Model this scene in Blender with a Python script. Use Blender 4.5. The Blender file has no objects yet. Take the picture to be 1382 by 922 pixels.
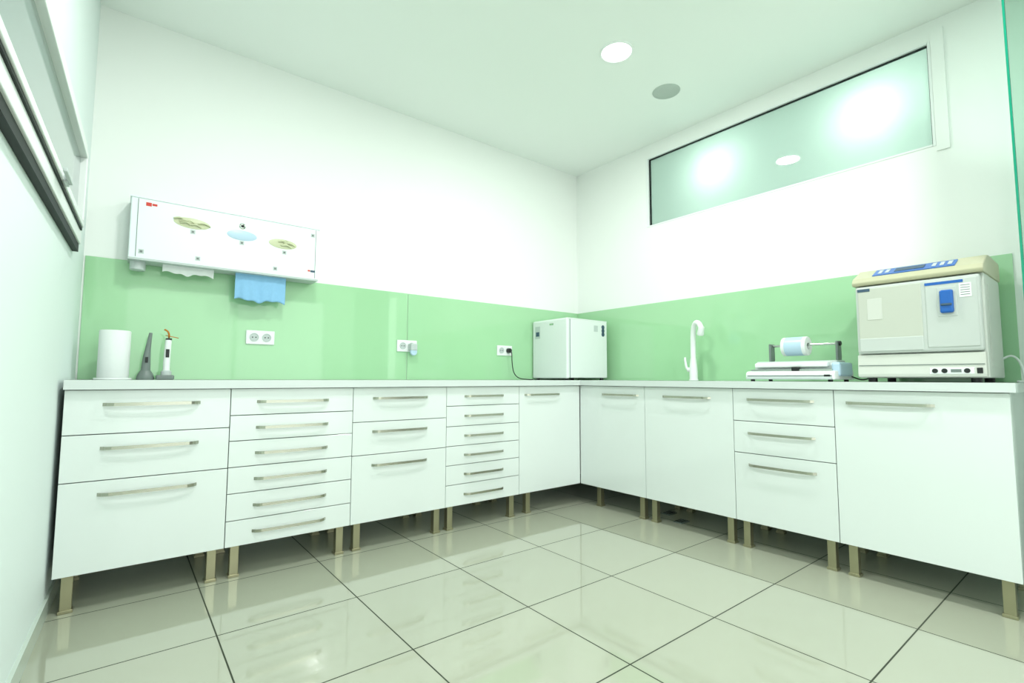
import bpy, bmesh, math, random
from mathutils import Vector, Matrix, Euler
random.seed(3)
scene=bpy.context.scene
COL=scene.collection
# ------------------------------------------------------------------ materials
def srgb(r,g,b):
    def c(v):
        v/=255.0
        return v/12.92 if v<=.04045 else ((v+.055)/1.055)**2.4
    return (c(r),c(g),c(b),1)
def mat(name,col,rough=.5,metal=0,spec=.5,coat=0,noise=0,nscale=8,bump=0,emis=None,estr=0,trans=0,ior=1.45,aniso=None):
    m=bpy.data.materials.new(name);m.use_nodes=True
    nt=m.node_tree;b=nt.nodes['Principled BSDF']
    b.inputs['Base Color'].default_value=col
    b.inputs['Roughness'].default_value=rough
    b.inputs['Metallic'].default_value=metal
    b.inputs['Specular IOR Level'].default_value=spec
    b.inputs['Coat Weight'].default_value=coat
    b.inputs['Coat Roughness'].default_value=.03
    b.inputs['IOR'].default_value=ior
    b.inputs['Transmission Weight'].default_value=trans
    if emis:
        b.inputs['Emission Color'].default_value=emis
        b.inputs['Emission Strength'].default_value=estr
    if noise or bump:
        tc=nt.nodes.new('ShaderNodeTexCoord');n=nt.nodes.new('ShaderNodeTexNoise')
        n.inputs['Scale'].default_value=nscale;n.inputs['Detail'].default_value=5
        if aniso:
            mp=nt.nodes.new('ShaderNodeMapping');mp.inputs['Scale'].default_value=aniso
            nt.links.new(tc.outputs['Object'],mp.inputs['Vector']);nt.links.new(mp.outputs[0],n.inputs['Vector'])
        else: nt.links.new(tc.outputs['Object'],n.inputs['Vector'])
        if noise:
            mx=nt.nodes.new('ShaderNodeMix');mx.data_type='RGBA'
            mx.inputs['A'].default_value=tuple(c*(1-noise) for c in col[:3])+(1,)
            mx.inputs['B'].default_value=tuple(min(1,c*(1+noise)) for c in col[:3])+(1,)
            nt.links.new(n.outputs['Fac'],mx.inputs['Factor']);nt.links.new(mx.outputs['Result'],b.inputs['Base Color'])
        if bump:
            bp=nt.nodes.new('ShaderNodeBump');bp.inputs['Strength'].default_value=bump;bp.inputs['Distance'].default_value=.002
            nt.links.new(n.outputs['Fac'],bp.inputs['Height']);nt.links.new(bp.outputs[0],b.inputs['Normal'])
    return m
M={}
M['wall']=mat('wall_paint',srgb(236,240,236),.6,noise=.01,nscale=3,bump=.05)
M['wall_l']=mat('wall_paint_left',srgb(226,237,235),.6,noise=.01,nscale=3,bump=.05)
M['ceil']=mat('ceiling_paint',srgb(238,244,240),.8,noise=.008,nscale=2)
M['front']=mat('gloss_white_lacquer',srgb(221,229,226),.12,coat=.3,noise=.006,nscale=2)
M['gapshade']=mat('gap_shade_grey',srgb(110,120,112),.5,noise=.02)  # dark grey painted as shade in the gaps between fronts
M['top']=mat('white_worktop',srgb(208,216,214),.25,noise=.01,nscale=30)
M['nickel']=mat('brushed_nickel',srgb(180,181,166),.26,metal=1,noise=.08,nscale=20,aniso=(2,40,40))
M['leg']=mat('satin_steel_leg',srgb(164,160,132),.32,metal=.85,noise=.05,nscale=20)
M['splash']=mat('green_back_painted_glass',srgb(160,207,162),.05,spec=.5,coat=.5,noise=.012,nscale=1.5)
M['white']=mat('white_plastic',srgb(232,237,235),.3,noise=.005)
M['boxw']=mat('white_enamel',srgb(230,240,241),.3,noise=.005)
M['fridge']=mat('fridge_enamel',srgb(222,229,227),.25,noise=.01,nscale=60,bump=.05)
M['fridged']=mat('fridge_gasket',srgb(140,152,152),.6,noise=.02)
M['black']=mat('black_plastic',srgb(28,32,32),.4,noise=.05)
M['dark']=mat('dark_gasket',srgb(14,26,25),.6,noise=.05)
M['grey']=mat('grey_plastic',srgb(112,124,120),.35,noise=.03)
M['lgrey']=mat('light_grey_plastic',srgb(186,196,194),.35,noise=.02)
M['beige']=mat('aged_beige_plastic',srgb(200,204,195),.4,noise=.03,nscale=4)
M['khaki']=mat('yellowed_plastic',srgb(184,183,154),.38,noise=.05,nscale=4)
M['khaki2']=mat('faded_yellowed_plastic',srgb(188,193,181),.38,noise=.04,nscale=3)
M['cream']=mat('cream_enamel',srgb(205,211,203),.4,noise=.01,nscale=4)
M['door']=mat('steriliser_door_plastic',srgb(191,198,193),.38,noise=.02,nscale=4)
M['blue']=mat('blue_plastic',srgb(34,96,176),.3,noise=.04)
M['lblue']=mat('light_blue_nonwoven',srgb(136,186,222),.85,noise=.06,nscale=60,bump=.3)
M['pblue']=mat('pale_blue_print',srgb(180,206,224),.3,noise=.02)
M['glove']=mat('glove_print',srgb(198,203,168),.35,noise=.25,nscale=40)
M['paper']=mat('paper_roll',srgb(228,233,231),.9,noise=.01,nscale=60,bump=.2)
M['amber']=mat('amber_shield',srgb(176,110,24),.2,noise=.05)
M['red']=mat('red_print',srgb(206,60,50),.5,noise=.03)
M['navy']=mat('navy_print',srgb(60,84,104),.5,noise=.2,nscale=60)
M['base']=mat('tile_skirting',srgb(190,202,192),.2,noise=.02)
M['chrome']=mat('polished_steel',srgb(200,205,200),.12,metal=1,noise=.02)
M['spk']=mat('speaker_grille',srgb(178,190,183),.6,noise=.12,nscale=220)
M['gedge']=mat('glass_edge_green',srgb(20,140,110),.1,noise=.1,nscale=2)
M['pane_l']=mat('tinted_pane',srgb(132,150,147),.08,noise=.01,coat=.4)
M['lamp']=mat('lamp_diffuser',srgb(250,255,252),.5,noise=.001,emis=(1,1,1,1),estr=6)
def glassmat():
    m=bpy.data.materials.new('clear_partition_glass');m.use_nodes=True;nt=m.node_tree;nt.nodes.clear()
    o=nt.nodes.new('ShaderNodeOutputMaterial');mx=nt.nodes.new('ShaderNodeMixShader');fr=nt.nodes.new('ShaderNodeFresnel')
    t=nt.nodes.new('ShaderNodeBsdfTransparent');g=nt.nodes.new('ShaderNodeBsdfGlossy')
    t.inputs[0].default_value=(.80,.90,.85,1);g.inputs['Roughness'].default_value=.01;fr.inputs[0].default_value=1.5
    nt.links.new(fr.outputs[0],mx.inputs[0]);nt.links.new(t.outputs[0],mx.inputs[1]);nt.links.new(g.outputs[0],mx.inputs[2]);nt.links.new(mx.outputs[0],o.inputs[0])
    return m
M['glass']=glassmat()
def frosted():
    m=bpy.data.materials.new('frosted_glass');m.use_nodes=True;nt=m.node_tree;nt.nodes.clear()
    o=nt.nodes.new('ShaderNodeOutputMaterial');mx=nt.nodes.new('ShaderNodeMixShader');fr=nt.nodes.new('ShaderNodeFresnel')
    t=nt.nodes.new('ShaderNodeBsdfTranslucent');g=nt.nodes.new('ShaderNodeBsdfGlossy');d=nt.nodes.new('ShaderNodeBsdfDiffuse');m2=nt.nodes.new('ShaderNodeMixShader')
    t.inputs[0].default_value=(.82,.95,.89,1);d.inputs[0].default_value=(.48,.64,.57,1)
    g.inputs['Roughness'].default_value=.02;fr.inputs[0].default_value=1.5
    m2.inputs[0].default_value=.5
    nt.links.new(t.outputs[0],m2.inputs[1]);nt.links.new(d.outputs[0],m2.inputs[2])
    nt.links.new(fr.outputs[0],mx.inputs[0]);nt.links.new(m2.outputs[0],mx.inputs[1]);nt.links.new(g.outputs[0],mx.inputs[2]);nt.links.new(mx.outputs[0],o.inputs[0])
    return m
M['frost']=frosted()
def tilemat():
    m=bpy.data.materials.new('polished_porcelain_tiles');m.use_nodes=True;nt=m.node_tree;b=nt.nodes['Principled BSDF']
    tc=nt.nodes.new('ShaderNodeTexCoord');mp=nt.nodes.new('ShaderNodeMapping');mp.inputs['Location'].default_value=(3.221+.556*20,1.176+.556*20,0)
    br=nt.nodes.new('ShaderNodeTexBrick');br.offset=0;br.squash=1
    br.inputs['Scale'].default_value=1;br.inputs['Brick Width'].default_value=.556;br.inputs['Row Height'].default_value=.556
    br.inputs['Mortar Size'].default_value=.0030;br.inputs['Mortar Smooth'].default_value=.1;br.inputs['Bias'].default_value=0
    br.inputs['Color1'].default_value=srgb(170,174,156);br.inputs['Color2'].default_value=srgb(166,171,153);br.inputs['Mortar'].default_value=srgb(62,68,56)
    n=nt.nodes.new('ShaderNodeTexNoise');n.inputs['Scale'].default_value=2.5;n.inputs['Detail'].default_value=6
    mx=nt.nodes.new('ShaderNodeMix');mx.data_type='RGBA';mx.blend_type='MULTIPLY';mx.inputs['Factor'].default_value=1
    rp=nt.nodes.new('ShaderNodeValToRGB');rp.color_ramp.elements[0].color=(.95,.95,.94,1);rp.color_ramp.elements[1].color=(1,1,1,1)
    nt.links.new(tc.outputs['Object'],mp.inputs[0]);nt.links.new(mp.outputs[0],br.inputs['Vector']);nt.links.new(tc.outputs['Object'],n.inputs['Vector'])
    nt.links.new(n.outputs['Fac'],rp.inputs[0]);nt.links.new(br.outputs['Color'],mx.inputs['A']);nt.links.new(rp.outputs[0],mx.inputs['B'])
    nt.links.new(mx.outputs['Result'],b.inputs['Base Color'])
    mr=nt.nodes.new('ShaderNodeMapRange');mr.inputs['To Min'].default_value=.05;mr.inputs['To Max'].default_value=.8
    nt.links.new(br.outputs['Fac'],mr.inputs['Value']);nt.links.new(mr.outputs[0],b.inputs['Roughness'])
    # grout is matt: drop its specular level
    ms=nt.nodes.new('ShaderNodeMapRange');ms.inputs['To Min'].default_value=.5;ms.inputs['To Max'].default_value=.08
    nt.links.new(br.outputs['Fac'],ms.inputs['Value']);nt.links.new(ms.outputs[0],b.inputs['Specular IOR Level'])
    b.inputs['IOR'].default_value=1.9
    return m
M['tile']=tilemat()
# ------------------------------------------------------------------ helpers
def empty(name,loc=(0,0,0),rz=0):
    e=bpy.data.objects.new(name,None);e.empty_display_size=.1;e.location=loc;e.rotation_euler=(0,0,rz);COL.objects.link(e);return e
def obj(name,me,m,parent=None,smooth=False):
    o=bpy.data.objects.new(name,me);COL.objects.link(o)
    if m is not None: me.materials.append(M[m] if isinstance(m,str) else m)
    if parent: o.parent=parent
    if smooth:
        for p in me.polygons:p.use_smooth=True
    return o
def bev(o,w,seg=2):
    b=o.modifiers.new('bevel','BEVEL');b.width=w;b.segments=seg;b.limit_method='ANGLE';b.angle_limit=math.radians(40);return o
def box(name,x0,x1,y0,y1,z0,z1,m,parent=None,b=0):
    x0,x1=min(x0,x1),max(x0,x1);y0,y1=min(y0,y1),max(y0,y1);z0,z1=min(z0,z1),max(z0,z1)
    c=((x0+x1)/2,(y0+y1)/2,(z0+z1)/2);hx,hy,hz=(x1-x0)/2,(y1-y0)/2,(z1-z0)/2
    me=bpy.data.meshes.new(name)
    v=[(sx*hx,sy*hy,sz*hz) for sx in(-1,1) for sy in(-1,1) for sz in(-1,1)]
    me.from_pydata(v,[],[(0,1,3,2),(4,6,7,5),(0,4,5,1),(2,3,7,6),(0,2,6,4),(1,5,7,3)]);me.update()
    o=obj(name,me,m,parent);o.location=c
    if b:bev(o,b)
    return o
def boxes(name,lst,m,parent=None):
    vs=[];fs=[]
    for (x0,x1,y0,y1,z0,z1) in lst:
        k=len(vs)
        vs+=[(x,y,z) for x in(min(x0,x1),max(x0,x1)) for y in(min(y0,y1),max(y0,y1)) for z in(min(z0,z1),max(z0,z1))]
        fs+=[tuple(i+k for i in f) for f in [(0,1,3,2),(4,6,7,5),(0,4,5,1),(2,3,7,6),(0,2,6,4),(1,5,7,3)]]
    me=bpy.data.meshes.new(name);me.from_pydata(vs,[],fs);me.update();return obj(name,me,m,parent)
def prism(name,prof,x0,x1,m,parent=None,b=0,smooth=False):
    n=len(prof);vs=[(x0,y,z) for y,z in prof]+[(x1,y,z) for y,z in prof]
    fs=[tuple(range(n)),tuple(range(2*n-1,n-1,-1))]+[(i,i+n,(i+1)%n+n,(i+1)%n) for i in range(n)]
    me=bpy.data.meshes.new(name);me.from_pydata(vs,[],fs);me.update()
    bm=bmesh.new();bm.from_mesh(me);bmesh.ops.recalc_face_normals(bm,faces=bm.faces);bm.to_mesh(me);bm.free()
    o=obj(name,me,m,parent)
    if b:bev(o,b)
    return o
def lathe(name,prof,loc,m,parent=None,seg=40,axis='z',sx=1,sy=1,rot=None):
    vs=[];fs=[];n=len(prof)
    for i in range(seg):
        a=2*math.pi*i/seg
        for r,z in prof:vs.append((r*math.cos(a)*sx,r*math.sin(a)*sy,z))
    for i in range(seg):
        j=(i+1)%seg
        for k in range(n-1):fs.append((i*n+k,j*n+k,j*n+k+1,i*n+k+1))
    me=bpy.data.meshes.new(name);me.from_pydata(vs,[],fs);me.update()
    bm=bmesh.new();bm.from_mesh(me);bmesh.ops.remove_doubles(bm,verts=bm.verts,dist=1e-6);bmesh.ops.recalc_face_normals(bm,faces=bm.faces);bm.to_mesh(me);bm.free()
    o=obj(name,me,m,parent,True);o.location=loc
    o.modifiers.new('es','EDGE_SPLIT').split_angle=math.radians(38)
    if axis=='y':o.rotation_euler=(math.pi/2,0,0)
    if axis=='x':o.rotation_euler=(0,math.pi/2,0)
    if rot:o.rotation_euler=rot
    return o
def cyl(name,loc,r,h,m,parent=None,axis='z',b=.0,seg=40,**k):
    b=min(b,r*.4,h*.4)
    pr=[(0,0),(r-b,0),(r,b),(r,h-b),(r-b,h),(0,h)] if b else [(0,0),(r,0),(r,h),(0,h)]
    return lathe(name,pr,loc,m,parent,seg,axis,**k)
def tube(name,pts,r,m,parent=None,res=12,flat=None,seg=8):
    pts=[Vector(p) for p in pts]
    P=[pts[0]]+pts+[pts[-1]];S=[]
    for i in range(1,len(P)-2):
        for k in range(seg):
            t=k/seg;p0,p1,p2,p3=P[i-1],P[i],P[i+1],P[i+2]
            S.append(.5*((2*p1)+(-p0+p2)*t+(2*p0-5*p1+4*p2-p3)*t*t+(-p0+3*p1-3*p2+p3)*t**3))
    S.append(pts[-1]);vs=[];fs=[];up=None
    rr=r if callable(r) else (lambda t:r)
    for i,p in enumerate(S):
        tg=(S[min(i+1,len(S)-1)]-S[max(i-1,0)]).normalized()
        if up is None: up=tg.orthogonal().normalized()
        up=(up-tg*up.dot(tg)).normalized();sd=tg.cross(up)
        R=rr(i/(len(S)-1))
        for k in range(res):
            a=2*math.pi*k/res;vs.append(p+up*math.cos(a)*R+sd*math.sin(a)*R)
    for i in range(len(S)-1):
        for k in range(res):fs.append((i*res+k,i*res+(k+1)%res,(i+1)*res+(k+1)%res,(i+1)*res+k))
    fs.append(tuple(range(res)));fs.append(tuple(range(len(vs)-1,len(vs)-res-1,-1)))
    me=bpy.data.meshes.new(name);me.from_pydata(vs,[],fs);me.update()
    bm=bmesh.new();bm.from_mesh(me);bmesh.ops.recalc_face_normals(bm,faces=bm.faces);bm.to_mesh(me);bm.free()
    return obj(name,me,m,parent,True)
def handle(name,xa,xb,z,yf,m,parent):
    """bowed flat-bar pull: front surface at y=yf, projecting toward -y"""
    w=.0072;d=.030;t=.005;L=xb-xa;n=28;vs=[];fs=[]
    path=[]
    for i in range(n+1):
        s=i/n;x=xa+L*s
        e=min(s,1-s)*L
        y=d*min(1,(e/.035))**.5*.86+ d*.14*math.sin(math.pi*s)
        path.append((x,yf-y))
    for i,(x,y) in enumerate(path):
        a=path[max(i-1,0)];c=path[min(i+1,n)];tx,ty=c[0]-a[0],c[1]-a[1];l=math.hypot(tx,ty);nx,ny=-ty/l,tx/l
        for (q,zz) in ((0,-w),(t,-w),(t,w),(0,w)):
            vs.append((x+nx*q,min(y+ny*q,yf+.002) ,z+zz))
    for i in range(n):
        for k in range(4):fs.append((i*4+k,i*4+(k+1)%4,(i+1)*4+(k+1)%4,(i+1)*4+k))
    fs+= [(0,1,2,3),(n*4+3,n*4+2,n*4+1,n*4)]
    me=bpy.data.meshes.new(name);me.from_pydata(vs,[],fs);me.update()
    bm=bmesh.new();bm.from_mesh(me);bmesh.ops.recalc_face_normals(bm,faces=bm.faces);bm.to_mesh(me);bm.free()
    return obj(name,me,m,parent)
RB=-math.pi/2
H=3.063
# ------------------------------------------------------------------ room shell
YB=-6.2
fl=box('floor',-4.5,0.2,YB,0.2,-.1,0,'tile')
fl.data.transform(Matrix.Translation(fl.location));fl.location=(0,0,0)
box('ceiling',-4.5,0.2,YB,0.2,H,H+.1,'ceil')
box('wall_back',-4.3,.2,0,.15,0,H,'wall')
boxes('wall_right',[(0,.12,-4.2,0.0,0,2.325),(0,.12,-4.2,0,2.945,H),(0,.12,-.85,0,2.325,2.945),(0,.12,-4.2,-2.815,2.325,2.945),(0,.12,YB,-5.6,0,H),(0,.12,-5.6,-4.2,2.4,H)],'wall')
box('wall_corridor',1.5,1.6,YB,0.2,0,H,'wall')
wl=box('wall_left',-.12,0,YB-.1,.1,0,H,'wall_l')
wl.matrix_world=Matrix.Translation((-3.75,0,0))@Matrix.Rotation(-.033,4,'Z')@Matrix.Translation((-.06,(YB)/2,H/2))
bl=box('baseboard_left',0,.012,-6,-.02,0,.075,'base')
bl.matrix_world=Matrix.Translation((-3.75,0,0))@Matrix.Rotation(-.033,4,'Z')@Matrix.Translation((.006,-3.02,.0375))
box('baseboard_back',-3.74,-.0,-.012,0,0,.075,'base')
box('baseboard_right',-.012,0,-4.2,-.012,0,.075,'base')
boxes('wall_front',[(-4.3,-3.6,YB-.1,YB,0,H),(-.5,.2,YB-.1,YB,0,H),(-3.6,-.5,YB-.1,YB,2.5,H)],'wall')  # opening in this unseen wall is added so soft daylight enters
boxes('added_daylight_frame',[(-3.6,-3.54,YB-.08,YB-.02,0,2.5),(-.56,-.5,YB-.08,YB-.02,0,2.5),(-2.08,-2.02,YB-.08,YB-.02,0,2.5),(-3.6,-.5,YB-.08,YB-.02,2.44,2.5),(-3.6,-.5,YB-.08,YB-.02,0,.08)],'white')  # unseen frame lining the added daylight opening
# ------------------------------------------------------------------ frosted clerestory window (right wall)
w1=empty('window_1')
fw=.022
boxes('frame',[(-.004,.05,-.85-fw,-.85+.0,2.325,2.945),(-.004,.05,-2.815,-2.815+fw*.6,2.325,2.945),(-.004,.05,-2.80,-.872,2.945-fw*.5,2.945),(-.004,.05,-2.80,-.872,2.325,2.325+fw*.5)],'white',w1)
boxes('gasket',[(.012,.03,-.880,-.872,2.337,2.932),(.012,.03,-2.803,-2.797,2.337,2.932),(.012,.03,-2.797,-.880,2.928,2.933),(.012,.03,-2.797,-.880,2.337,2.340)],'dark',w1)
box('frosted_pane',.03,.036,-2.81,-.86,2.33,2.94,'frost',w1)
boxes('trim_1',[(-.010,.0,-2.875,-2.817,2.29,3.0)],'wall')
# ------------------------------------------------------------------ left wall window
w2=empty('window_2',(-3.75,0,0),-.033)
ya,yb,za,zb=-.475,-2.6,1.585,2.085
def rect_frame(name,y0,y1,z0,z1,t,x0,x1,m,p):
    return boxes(name,[(x0,x1,y1,y0,z0,z0+t),(x0,x1,y1,y0,z1-t,z1),(x0,x1,y0-t,y0,z0+t,z1-t),(x0,x1,y1,y1+t,z0+t,z1-t)],m,p)
rect_frame('outer_gasket_and_shade',ya,yb,za-.012,zb,.036,0.001,.022,'dark',w2)  # dark gasket; its lowered bottom edge also paints the shadow under the window
bev(rect_frame('outer_frame',ya-.006,yb+.006,za+.022,zb-.008,.055,.0,.03,'white',w2),.003)
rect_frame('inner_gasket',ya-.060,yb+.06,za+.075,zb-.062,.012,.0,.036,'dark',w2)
bev(rect_frame('sash',ya-.070,yb+.070,za+.086,zb-.072,.028,.0,.042,'white',w2),.003)
box('pane',.012,.018,yb+.1,ya-.095,za+.11,zb-.095,'pane_l',w2)
box('handle_base',.04,.052,-1.22,-1.16,1.665,1.69,'lgrey',w2,.003)
box('handle_lever',.05,.062,-1.32,-1.17,1.670,1.684,'lgrey',w2,.003)
# ------------------------------------------------------------------ glass backsplash
sp=empty('glass_backsplash')
for i,(a,b_) in enumerate([(-3.742,-1.8625),(-1.8585,-.007)]):
    box('panel_back_%d'%i,a,b_,-.007,-.001,.989,1.649,'splash',sp,.001)
box('panel_right',-.007,-.001,-3.085,-.008,.989,1.649,'splash',sp,.001)
# ------------------------------------------------------------------ base cabinets
ZB,ZT=.158,.945
def cabinet(name,loc,rz,w,splits,handles,legs=None,left_panel=False):
    e=empty(name,loc,rz)
    box('carcass',.002,w-.002,-.578,-.02,ZB+.004,ZT,'front',e)
    box('shadow_board',.003,w-.003,-.5815,-.578,ZB+.006,ZT-.004,'gapshade',e)
    zs=[ZB]+sorted(splits)+[ZT]
    for i in range(len(zs)-1):
        box('front_%d'%(i+1),.0018,w-.0018,-.6,-.582,zs[i]+(.002 if i else 0),zs[i+1]-.002,'front',e,.0012)
    for i,(a,b_,z) in enumerate(handles):
        handle('handle_%d'%(i+1),a,b_,z,-.6,'nickel',e)
    for i,(lx,ly) in enumerate(legs or [(.05,-.555),(w-.05,-.555),(.05,-.12),(w-.05,-.12)]):
        box('leg_%d'%(i+1),lx-.02,lx+.02,ly-.02,ly+.02,.012,ZB+.004,'leg',e,.002)
        box('foot_%d'%(i+1),lx-.025,lx+.025,ly-.025,ly+.025,0,.014,'leg',e,.002)
    return e
six=[.809,.68,.549,.418,.284];six2=[.815,.68,.55,.424,.296]
def cent(s):
    z=[ZB]+sorted(s)+[ZT];return [(z[i]+z[i+1])/2 for i in range(len(z)-1)]
cabinet('drawer_cabinet',(-3.75,0,0),0,.63,[.75,.548],[(.13,.50,z) for z in(.88,.688,.488)])
cabinet('drawer_cabinet',(-3.12,0,0),0,.63,six,[(.12,.49,z) for z in cent(six)])
cabinet('drawer_cabinet',(-2.49,0,0),0,.63,[.741,.547],[(.12,.49,z) for z in(.88,.683,.485)])
cabinet('drawer_cabinet',(-1.86,0,0),0,.62,six2,[(.14,.475,z) for z in cent(six2)])
cabinet('door_cabinet',(-1.24,0,0),0,.638,[],[(.05,.41,.88)],[(.11,-.55),(.11,-.12)])
cabinet('door_cabinet',(0,-.602,0),RB,.638,[],[(.238,.588,.88)],[(.15,-.53),(.585,-.555),(.585,-.12)])
cabinet('door_cabinet',(0,-1.24,0),RB,.655,[],[(.15,.51,.88)])
cabinet('drawer_cabinet',(0,-1.895,0),RB,.55,[.75,.56],[(.085,.455,z) for z in(.88,.68,.493)])
cabinet('door_cabinet',(0,-2.445,0),RB,.665,[],[(.055,.415,.88)])
# ------------------------------------------------------------------ worktop with sink cut-out
CT=.988
wt=empty('countertop')
boxes('slab',[(-3.752,0,-.625,-.0075,ZT+.002,CT),(-.625,-.5,-3.13,-.625,ZT+.002,CT),(-.2,-.0075,-3.13,-.625,ZT+.002,CT),(-.5,-.2,-1.0,-.625,ZT+.002,CT),(-.5,-.2,-3.13,-1.6,ZT+.002,CT)],'top',wt)
sk=empty('sink')
boxes('basin',[(-.5,-.494,-1.6,-1.0,.949,CT+.002),(-.206,-.2,-1.6,-1.0,.949,CT+.002),(-.494,-.206,-1.006,-1.0,.949,CT+.002),(-.494,-.206,-1.6,-1.594,.949,CT+.002),(-.494,-.206,-1.594,-1.006,.949,.953)],'chrome',sk)
# ------------------------------------------------------------------ faucet
fx,fy=-.13,-1.345
fa=empty('kitchen_faucet',(fx,fy,CT))
cyl('base',(0,0,0),.034,.012,'white',fa,b=.003)
lathe('body',[(0,.01),(.030,.01),(.030,.07),(.025,.13),(.021,.17),(0,.175)],(0,0,0),'white',fa)
tube('spout',[(0,0,.14),(-.002,-.002,.24),(-.008,-.008,.34),(-.022,-.026,.412),(-.038,-.055,.438),(-.052,-.088,.425),(-.060,-.108,.39)],lambda t:.020-.001*t,'white',fa,16)
lathe('spray_head',[(0,-.065),(.020,-.065),(.025,-.055),(.021,.0),(0,.004)],(-.061,-.110,.40),'white',fa,rot=(.22,-.1,0))
cyl('lever_hub',(0,.0,.085),.018,.048,'white',fa,rot=(-math.pi/2,0,0),b=.003)
tube('lever',[(0,.04,.085),(-.005,.055,.10),(-.01,.062,.15),(-.01,.064,.18)],lambda t:.011-.003*t,'white',fa)
# ------------------------------------------------------------------ mini fridge
fr=empty('mini_fridge')
box('cabinet',-.565,-.10,-.465,-.02,CT+.02,1.515,'fridge',fr,.008)
box('gasket',-.572,-.563,-.46,-.025,CT+.025,1.51,'fridged',fr)
box('door',-.612,-.571,-.465,-.02,CT+.016,1.52,'fridge',fr,.012)
box('lid',-.60,-.10,-.466,-.02,1.512,1.523,'fridge',fr,.004)
for i,(a,c) in enumerate([(-.58,-.43),(-.58,-.06),(-.14,-.43),(-.14,-.06)]): cyl('foot_%d'%i,(a,c,CT),.016,.024,'black',fr)
box('energy_label',-.6135,-.6125,-.125,-.06,1.36,1.47,'lgrey',fr);box('label_bar',-.6140,-.6134,-.115,-.07,1.38,1.42,'navy',fr)
box('badge',-.6135,-.612,-.30,-.25,1.47,1.485,'chrome',fr)
box('spec_label',-.275,-.225,-.4665,-.4655,1.42,1.475,'lgrey',fr)
for i in range(3): cyl('sticker_%d'%i,(-.155,-.4655,1.465-.032*i),.020,.0012,'navy',fr,axis='y')
# ------------------------------------------------------------------ wall sockets
def socket(name,x,z,n=2,w=.165):
    e=empty(name,(x,-.007,z))
    box('plate',-w/2,w/2,-.010,0,-.044,.044,'white',e,.004)
    for i in range(n):
        cx=(-.5+i)*.072 if n==2 else 0
        lathe('well_%d'%i,[(.026,.001),(.026,.004),(.0225,.004),(.0215,.0015),(0,.0015)],(cx,-.0095,0),'lgrey',e,axis='y')
        for s in(-1,1): cyl('pin_%d_%d'%(i,s),(cx+s*.0095,-.0105,0),.0038,.0015,'black',e,axis='y',seg=12)
    return e
socket('wall_socket',-2.88,1.255);s2=socket('wall_socket',-1.865,1.245);s3=socket('wall_socket',-.93,1.245)
ad=empty('plug_in_adapter',(-1.832,-.017,1.235))
box('body',-.028,.028,-.055,0,-.025,.028,'lgrey',ad,.008);cyl('disc',(0,-.03,-.035),.028,.02,'pblue',ad,axis='y',b=.004)
pc=empty('power_cord')
cyl('plug',(-.895,-.013,1.245),.02,.04,'black',pc,axis='y',b=.004)
tube('cable',[(-.895,-.05,1.245),(-.895,-.07,1.22),(-.885,-.065,1.13),(-.86,-.06,1.05),(-.81,-.07,1.005),(-.72,-.09,.993),(-.66,-.08,.993),(-.63,-.03,.993)],.0042,'black',pc)
# ------------------------------------------------------------------ glove / towel dispenser
db=empty('glove_and_towel_dispenser')
X0,X1,Z0,Z1=-3.565,-2.58,1.64,1.975
box('housing',X0,X1,-.15,-.0085,Z0,Z1,'boxw',db,.006)
box('top_lip',X0-.004,X1+.004,-.154,-.001,Z1-.002,Z1+.008,'boxw',db,.002)
box('hinge_seam_l',X0+.030,X0+.033,-.1512,-.15,Z0+.01,Z1-.006,'grey',db)
box('hinge_seam_r',X1-.022,X1-.019,-.1512,-.15,Z0+.01,Z1-.006,'grey',db)
box('lower_lip',X0,X1,-.152,-.02,Z0-.008,Z0+.004,'lgrey',db,.002)
def oval(name,x,z,a,b_,m,tilt=0):
    o=lathe(name,[(0,.003),(.9,.003),(1,.0015),(1,0),(0,0)],(x,-.150,z),m,db,seg=40);o.scale=(a,b_,1);o.rotation_euler=(math.pi/2,tilt,0);return o
oval('glove_slot_1',-3.285,1.878,.088,.030,'glove',.03);oval('slot_2',-3.03,1.855,.080,.030,'pblue');oval('glove_slot_3',-2.80,1.842,.082,.030,'glove',.02)
for k,(cx,cz) in enumerate([(-3.285,1.878),(-2.80,1.842)]):
    for j in range(6):
        dx=random.uniform(-.06,.06);dz=random.uniform(-.014,.02)
        tube('glove_fold_%d_%d'%(k,j),[(cx+dx-.03,-.154,cz+dz),(cx+dx,-.160,cz+dz+.006),(cx+dx+.03,-.154,cz+dz-.006)],.005,'glove',db,8)
oval('lock_ring',-3.03,1.912,.018,.018,'chrome');oval('lock_core',-3.03,1.912,.008,.008,'black').location.y-=.0028
box('brand_mark',-3.50,-3.475,-.1515,-.15,1.935,1.955,'red',db);box('brand_text',-3.472,-3.45,-.1515,-.15,1.94,1.952,'red',db);box('brand_mark_2',-2.645,-2.63,-.1515,-.15,1.69,1.70,'red',db);box('brand_text_2',-2.628,-2.60,-.1515,-.15,1.687,1.70,'navy',db)
for i,(a,c) in enumerate([(-3.28,1.83),(-3.03,1.81),(-2.79,1.79),(-3.51,1.68),(-3.25,1.68),(-2.84,1.68),(-2.62,1.93)]):
    rect=box('pictogram_%d'%i,a-.012,a+.012,-.1512,-.15,c-.012,c+.012,'lgrey',db);box('pictogram_in_%d'%i,a-.006,a+.006,-.1516,-.15,c-.006,c+.006,'grey',db)
cyl('cup_chute',(-3.52,-.085,1.585),.036,.06,'lgrey',db,b=.004)
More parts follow.
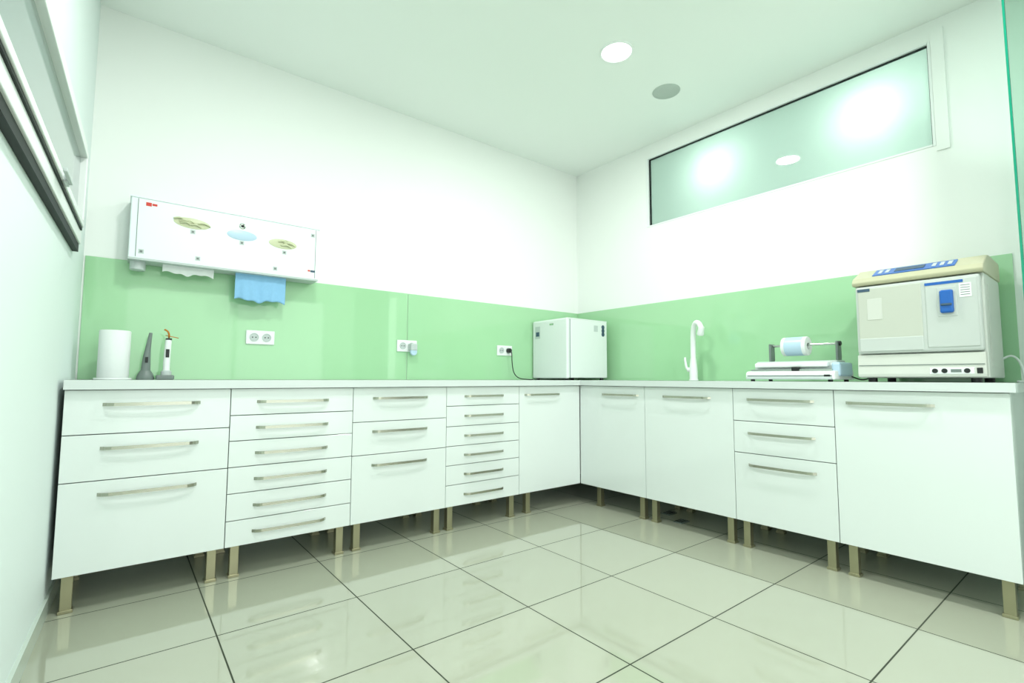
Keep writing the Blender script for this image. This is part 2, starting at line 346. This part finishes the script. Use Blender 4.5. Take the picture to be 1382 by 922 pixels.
def cloth(name,x0,x1,z0,z1,y,m,amp,par,hem=.012):
    nx,nz=40,16;vs=[];fs=[]
    for j in range(nz+1):
        for i in range(nx+1):
            s=i/nx;t=j/nz;z=z1+(z0-z1)*t
            z+=hem*t*math.sin(s*9.5+.6)*.6+hem*.4*t*math.sin(s*23)
            vs.append((x0+(x1-x0)*s+.006*t*math.sin(s*6),y+amp*t*math.sin(s*14+1)+amp*.5*math.sin(s*31)*t,z))
    for j in range(nz):
        for i in range(nx):a=j*(nx+1)+i;fs.append((a,a+1,a+nx+2,a+nx+1))
    me=bpy.data.meshes.new(name);me.from_pydata(vs,[],fs);me.update();o=obj(name,me,m,par,True)
    o.modifiers.new('s','SOLIDIFY').thickness=.0012;return o
cloth('paper_towel',-3.41,-3.16,1.588,1.65,-.10,'paper',.004,db,.010)
cloth('blue_towel_front',-3.05,-2.765,1.470,1.65,-.11,'lblue',.006,db,.012)
cloth('blue_towel_back',-3.045,-2.76,1.480,1.65,-.092,'lblue',.004,db,.010)
# ------------------------------------------------------------------ paper roll + polymerisation lamps
pr=empty('paper_towel_roll',(-3.595,-.2,CT))
cyl('tray',(0,0,0),.078,.010,'white',pr,b=.003);lathe('roll',[(.02,.01),(.062,.01),(.065,.014),(.065,.248),(.062,.252),(.02,.252),(.02,.01)],(0,0,0),'paper',pr,seg=48)
cyl('core_post',(0,0,.008),.012,.246,'lgrey',pr)
c1=empty('grey_curing_light',(-3.462,-.2,CT))  # grey tapered curing light on its stand
lathe('stand',[(0,0),(.038,0),(.040,.006),(.034,.03),(.022,.05),(0,.05)],(0,0,0),'grey',c1,sy=1.1)
tube('handpiece',[(0,0,.03),(.002,0,.11),(.006,.0,.17),(.014,0,.25)],lambda t:.023-.016*t,'grey',c1,16)
box('button',-.005,.008,-.024,-.018,.09,.12,'black',c1,.002)
c2=empty('curing_light',(-3.372,-.2,CT))
box('charger',-.045,.035,-.04,.04,0,.026,'grey',c2,.006);lathe('cradle',[(0,.02),(.026,.02),(.024,.045),(.018,.05),(0,.05)],(0,0,0),'lgrey',c2)
tube('wand',[(0,0,.03),(.0,0,.10),(.002,0,.18),(.004,0,.215)],lambda t:.016-.001*t,'white',c2,16)
box('display',-.007,.009,-.018,-.012,.12,.165,'black',c2,.002)
cyl('collar',(.004,0,.208),.0145,.016,'black',c2)
tube('light_guide',[(.004,0,.22),(.004,0,.245),(-.003,0,.262),(-.018,0,.272)],.0045,'amber',c2)
lathe('shield',[(0,0),(.03,0),(.031,.002),(.03,.004),(0,.004)],(.018,0,.232),'amber',c2,rot=(.1,.2,0),sy=.8)
# ------------------------------------------------------------------ pouch sealing machine
sm=empty('pouch_sealing_machine',(0,-1.93,CT),RB)
prism('base',[(-.50,.012),(-.50,.045),(-.485,.06),(-.22,.075),(-.20,.06),(-.20,.012)],.0,.49,'white',sm,.006)
prism('upper_body',[(-.42,.06),(-.415,.10),(-.39,.122),(-.27,.125),(-.24,.10),(-.24,.06)],.02,.47,'lgrey',sm,.006)
prism('sealing_bar',[(-.45,.085),(-.452,.105),(-.44,.112),(-.40,.115),(-.40,.09)],.035,.44,'white',sm,.004)
box('front_tray',.01,.48,-.52,-.49,.012,.028,'lgrey',sm,.004)
box('cutter_rail',.02,.47,-.47,-.455,.062,.072,'chrome',sm)
box('shadow_slot',.012,.478,-.5015,-.499,.030,.036,'grey',sm)
box('cutter_knob',.26,.30,-.48,-.45,.062,.085,'black',sm,.004)
box('side_panel',.455,.50,-.44,-.24,.03,.11,'pblue',sm,.012)
box('switch',.44,.47,-.504,-.498,.022,.04,'black',sm)
for i,lx in enumerate((.075,.45)):
    box('bracket_%d'%i,lx-.006,lx+.006,-.33,-.27,.09,.235,'grey',sm,.003)
tube('rod',[(.07,-.30,.222),(.26,-.30,.222),(.455,-.30,.222)],.007,'chrome',sm)
cyl('rod_knob',(.445,-.30,.222),.014,.02,'black',sm,axis='x',b=.003)
lathe('pouch_roll',[(.02,0),(.056,0),(.058,.003),(.058,.137),(.056,.14),(.02,.14),(.02,0)],(.15,-.30,.215),'paper',sm,axis='x')
lathe('roll_core',[(.0575,.02),(.0585,.02),(.0585,.12),(.0575,.12)],(.15,-.30,.215),'pblue',sm,axis='x')
for i,(a,c) in enumerate([(.03,-.47),(.46,-.47),(.03,-.23),(.46,-.23)]):cyl('foot_%d'%i,(a,c,0),.012,.014,'black',sm)
tube('cable',[(.49,-.24,.03),(.53,-.2,.012),(.56,-.15,.03),(.575,-.1,.10)],.004,'black',sm)
# ------------------------------------------------------------------ steam steriliser
au=empty('tabletop_autoclave',(0,-2.53,0),RB)
W=.505
prism('body',[(-.47,1.01),(-.47,1.50),(-.09,1.50),(-.07,1.48),(-.07,1.01)],.0,W,'cream',au,.006)
prism('lid',[(-.505,1.495),(-.512,1.512),(-.495,1.535),(-.375,1.592),(-.33,1.597),(-.09,1.592),(-.07,1.575),(-.07,1.495)],-.006,W+.006,'khaki',au,.006)
def slope(t,h):
    y=-.495+.12*t;z=1.535+.057*t;n=Vector((0,-.057,.12)).normalized();return (y+n.y*h,z+n.z*h)
a=slope(.12,0);b_=slope(.85,0);c=slope(.85,.004);d=slope(.12,.004)
prism('control_panel',[a,d,c,b_],.08,.41,'blue',au,.001)
a=slope(.3,.003);b_=slope(.7,.003);c=slope(.7,.006);d=slope(.3,.006)
prism('display',[a,d,c,b_],.17,.29,'navy',au)
for i,x in enumerate((.10,.13,.32,.35,.38)):
    prism('key_%d'%i,[a,d,c,b_],x,x+.016,'lgrey',au)
box('door',.008,.497,-.508,-.468,1.135,1.488,'door',au,.010)
box('door_inset_left',.02,.285,-.512,-.505,1.20,1.475,'khaki2',au,.004)
box('door_inset_right',.30,.488,-.512,-.505,1.155,1.475,'door',au,.004)
box('door_step',.02,.285,-.514,-.505,1.145,1.215,'door',au,.004)
box('brand_plate',.30,.44,-.5135,-.511,1.455,1.468,'blue',au)
box('model_plate',.02,.075,-.5135,-.511,1.46,1.475,'navy',au)
box('logo_plate',.06,.125,-.5135,-.511,1.31,1.42,'beige',au,.001)
box('latch_recess',.345,.415,-.514,-.510,1.30,1.44,'door',au,.004)
box('latch_handle',.355,.405,-.532,-.510,1.315,1.425,'blue',au,.008);box('latch_grip',.36,.40,-.538,-.530,1.35,1.36,'navy',au,.002)
box('instruction_label',.425,.468,-.5135,-.511,1.385,1.45,'white',au)
for i in range(5): box('label_line_%d'%i,.43,.463,-.514,-.513,1.395+i*.011,1.398+i*.011,'grey',au)
prism('lower_fascia',[(-.468,1.01),(-.505,1.015),(-.508,1.03),(-.500,1.128),(-.468,1.13)],.004,.501,'beige',au,.004)
box('fascia_groove',.01,.495,-.5075,-.500,1.072,1.075,'grey',au)
box('port_panel',.30,.46,-.510,-.505,1.028,1.058,'white',au,.002)
for i,x in enumerate((.32,.355,.435)):cyl('port_%d'%i,(x,-.509,1.043),.011,.006,'black',au,axis='y',b=.002)
box('printer_slot',.378,.415,-.5125,-.508,1.036,1.05,'grey',au);box('power_switch',.468,.488,-.511,-.504,1.03,1.056,'black',au,.002)
box('side_vent_plate',W-.001,W+.003,-.40,-.15,1.06,1.45,'cream',au,.002)
for i,(x,y) in enumerate([(.05,-.44),(.455,-.44),(.05,-.12),(.455,-.12)]):cyl('foot_%d'%i,(x,y,CT),.02,.026,'black',au)
tube('cable',[(W-.01,-.10,1.10),(W+.03,-.10,1.12),(W+.06,-.12,1.09),(W+.075,-.14,1.02),(W+.08,-.17,.996),(W+.06,-.22,.994)],.005,'white',au)
# ------------------------------------------------------------------ small floor plates under the sink
for x,y in [(-.42,-1.40),(-.30,-1.22)]:
    e=empty('floor_drain_cover',(x,y,0));box('plate',-.05,.05,-.035,.035,0,.006,'grey',e,.002);
    for i in range(4):box('slot_%d'%i,-.04,.04,-.026+.016*i,-.02+.016*i,.005,.008,'black',e)
# ------------------------------------------------------------------ glass partition at the right
gp=empty('glass_partition')
box('pane',-.606,-.594,-4.6,-3.18,.02,H,'glass',gp)
box('polished_edge',-.608,-.592,-3.18,-3.172,.02,H,'gedge',gp)
box('floor_channel',-.615,-.585,-4.6,-3.174,0,.02,'chrome',gp)
# ------------------------------------------------------------------ lights
LC=(.98,1,.978)
def downlight(x,y,power,r=.092,z=H):
    e=empty('recessed_downlight',(x,y,z))
    lathe('trim_ring',[(r,-.004),(r+.004,-.007),(r+.014,-.005),(r+.016,0),(r,0)],(0,0,0),'white',e,seg=56)
    cyl('diffuser',(0,0,-.003),r,.002,'lamp',e)
    L=bpy.data.lights.new('lamp','AREA');L.shape='DISK';L.size=r*2;L.energy=power;L.color=LC
    o=bpy.data.objects.new('lamp',L);COL.objects.link(o);o.parent=e;o.location=(0,0,-.008)
    return e
PW=23.5
for x,y in [(-1.20,-1.52),(-2.95,-1.75),(-1.2,-3.6),(-2.95,-3.6),(-1.2,-5.3),(-2.95,-5.3)]:
    downlight(x,y,PW)
sk_=empty('ceiling_speaker',(-.585,-1.462,H))
lathe('grille',[(0,-.008),(.07,-.008),(.085,-.005),(.085,0),(0,0)],(0,0,0),'spk',sk_,seg=48)
lathe('ring',[(.085,-.006),(.094,-.004),(.096,0),(.085,0)],(0,0,0),'spk',sk_,seg=48)
for y in(-1.46,-2.50):
    e=empty('corridor_lamp',(.25,y,2.68))
    cyl('stem',(0,0,.06),.008,H-2.68-.06,'white',e);cyl('cap',(0,0,.045),.03,.02,'white',e)
    L=bpy.data.lights.new('bulb','POINT');L.energy=26 if y<-2 else 22;L.shadow_soft_size=.045;L.color=LC
    o=bpy.data.objects.new('bulb',L);COL.objects.link(o);o.parent=e
box('ceiling_corridor',.2,1.6,YB,.2,H,H+.1,'ceil');box('floor_corridor',.2,1.6,YB,.2,-.1,0,'tile');box('wall_corridor_end',.12,1.6,.2,.3,0,H,'wall')
w=bpy.data.worlds.new('world');scene.world=w;w.use_nodes=True
w.node_tree.nodes['Background'].inputs[0].default_value=(.93,1,.965,1);w.node_tree.nodes['Background'].inputs[1].default_value=2.5
# ------------------------------------------------------------------ camera
psi,th,ro=.668,.075,.003
F=Vector((math.sin(psi)*math.cos(th),math.cos(psi)*math.cos(th),math.sin(th)))
R=Vector((math.cos(psi),-math.sin(psi),0));U=R.cross(F)
R2=math.cos(ro)*R+math.sin(ro)*U;U2=-math.sin(ro)*R+math.cos(ro)*U
cam=bpy.data.cameras.new('camera');co=bpy.data.objects.new('camera',cam);COL.objects.link(co)
mw=Matrix((R2,U2,-F)).transposed().to_4x4();mw.translation=Vector((-3.562,-3.454,1.0));co.matrix_world=mw
cam.sensor_width=36;cam.lens=36*666.878/1382;cam.clip_start=.02
scene.camera=co
scene.view_settings.view_transform='Standard';scene.view_settings.look='None';scene.view_settings.exposure=0;scene.view_settings.gamma=1
